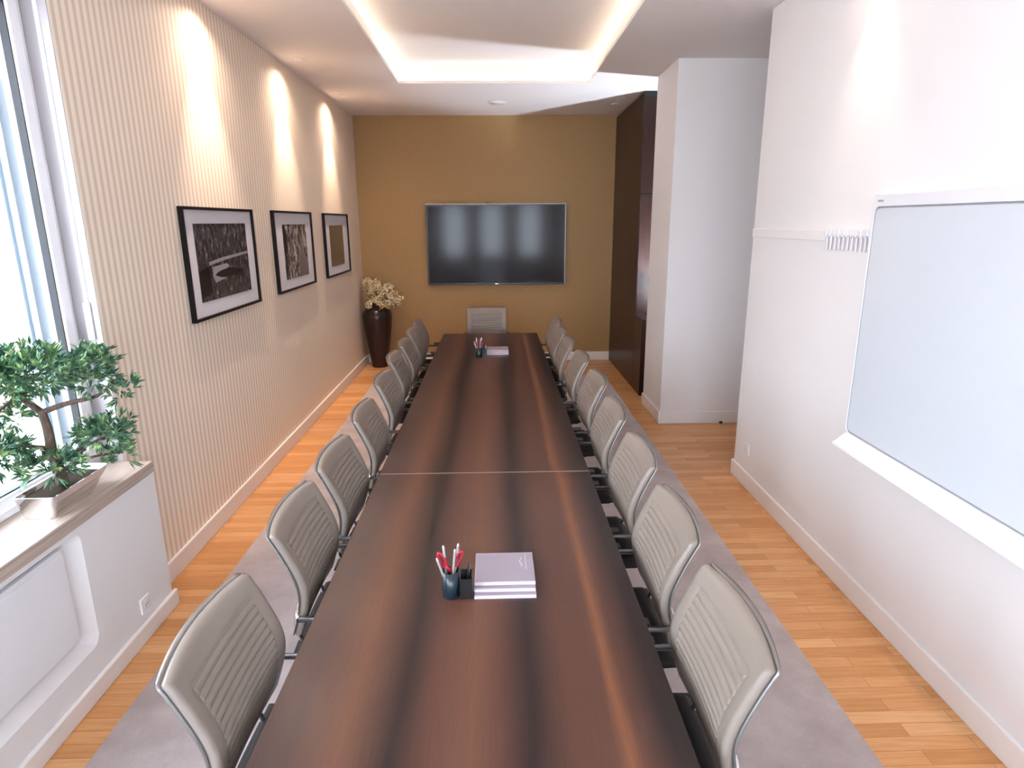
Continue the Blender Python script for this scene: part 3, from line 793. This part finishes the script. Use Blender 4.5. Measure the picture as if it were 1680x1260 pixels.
# ------------------------------------------------ ceiling fittings
def downlight(loc, label, watt, lean=(0, 0), angle=122, blend=1.0, lens='lamp', group='recessed ceiling spots'):
    t = thing('downlight', label, 'ceiling spot', loc, 0, group)
    bm = bmesh.new(); lathe(bm, [(.030, -.0005), (.044, -.0005), (.046, -.004), (.040, -.009), (.030, -.009)], 32); finish('trim_ring', bm, 'trim', t)
    bm = bmesh.new(); lathe(bm, [(.0002, -.001), (.0295, -.001), (.0295, -.005), (.0002, -.006)], 24); finish('lens', bm, lens, t)
    if watt:
        for nm, e, an, bl in (('spot_beam', watt[0], 54, .9), ('spot_spill', watt[1], 150, 1.0)):
            l = bpy.data.lights.new(nm, 'SPOT'); l.energy = e; l.color = WARM; l.spot_size = math.radians(an); l.spot_blend = bl; l.shadow_soft_size = .022
            o = bpy.data.objects.new(nm, l); COL.objects.link(o); o.parent = t; o.location = (0, 0, -.02)
            o.rotation_euler = (lean[0], lean[1] if nm == 'spot_beam' else 0, 0)
    return t
names = ['above the nearest picture', 'above the middle picture', 'above the farthest picture']
for i, y in enumerate((4.50, 6.10, 7.72)):
    downlight((-1.70, y, ZC), 'small lit ceiling spot '+names[i], (SPOT_W, SPOT_W*.26), (0, .10))
names = ['by the wall above the left end of the whiteboard', 'by the wall above the middle of the whiteboard', 'by the right wall behind the camera']
for i, y in enumerate((3.42, 1.80, .2)):
    downlight((1.74, y, ZC), 'small lit ceiling spot '+names[i], (SPOT_W*.20, SPOT_W*.035), (0, -.03))
downlight((-.967, 8.34, ZC), 'unlit ceiling spot near the gold wall, left side', 0, lens='shell', group=None)
downlight((1.493, 8.29, ZC), 'unlit ceiling spot near the gold wall, beside the cabinet', 0, lens='shell', group=None)
sd = thing('ceiling_speaker', 'round flat white ceiling speaker before the gold wall', 'ceiling speaker', (.053, 8.19, ZC))
bm = bmesh.new(); lathe(bm, [(.105, -.0005), (.108, -.008), (.100, -.014), (.085, -.014)], 40); finish('rim', bm, 'trim', sd)
bm = bmesh.new(); lathe(bm, [(.084, -.006), (.084, -.016), (.04, -.020), (.001, -.021)], 40); finish('grille', bm, 'wbframe', sd, smooth=True)
# LED strips lying in the cove of the ceiling tray
LZ = ZC+.0305
def led(name, d, label): tag(boxobj(name, d, 'led'), label, 'light strip', 'light strips hidden in the ceiling tray')
led('light_strip', (X0-L+.006, X0-L+.020, Y0, Y1, LZ, LZ+.006), 'warm light strip along the left edge of the ceiling tray')
led('light_strip', (X1+L-.020, X1+L-.006, Y0, Y1, LZ, LZ+.006), 'warm light strip along the right edge of the ceiling tray')
led('light_strip', (X0+.01, X1-.01, Y1+L-.020, Y1+L-.006, LZ, LZ+.006), 'warm light strip along the far edge of the ceiling tray')
led('light_strip', (X0+.01, X1-.01, Y0-L+.006, Y0-L+.020, LZ, LZ+.006), 'warm light strip along the near edge of the ceiling tray')

# uplighter in the passage between the pillar and the cabinet: throws the cool fan onto the ceiling
up = thing('uplighter', 'floor uplighter hidden in the passage between pillar and cabinet', 'lamp', (2.115, 6.965, 0))
bm = bmesh.new(); lathe(bm, [(.085, 0), (.085, .02), (.015, .03), (.012, .8), (.02, .82), (.05, .90), (.048, .90), (.018, .83)], 28); finish('lamp_stand', bm, 'shell', up)
l = bpy.data.lights.new('lamp_bulb', 'SPOT'); l.energy = FIX_UPLIGHT_W; l.color = (.80, .88, 1.0); l.spot_size = math.radians(115); l.spot_blend = .3; l.shadow_soft_size = .03
o = bpy.data.objects.new('lamp_bulb', l); COL.objects.link(o); o.parent = up; o.location = (0, 0, .93); o.rotation_euler = (PI, math.radians(0), 0)
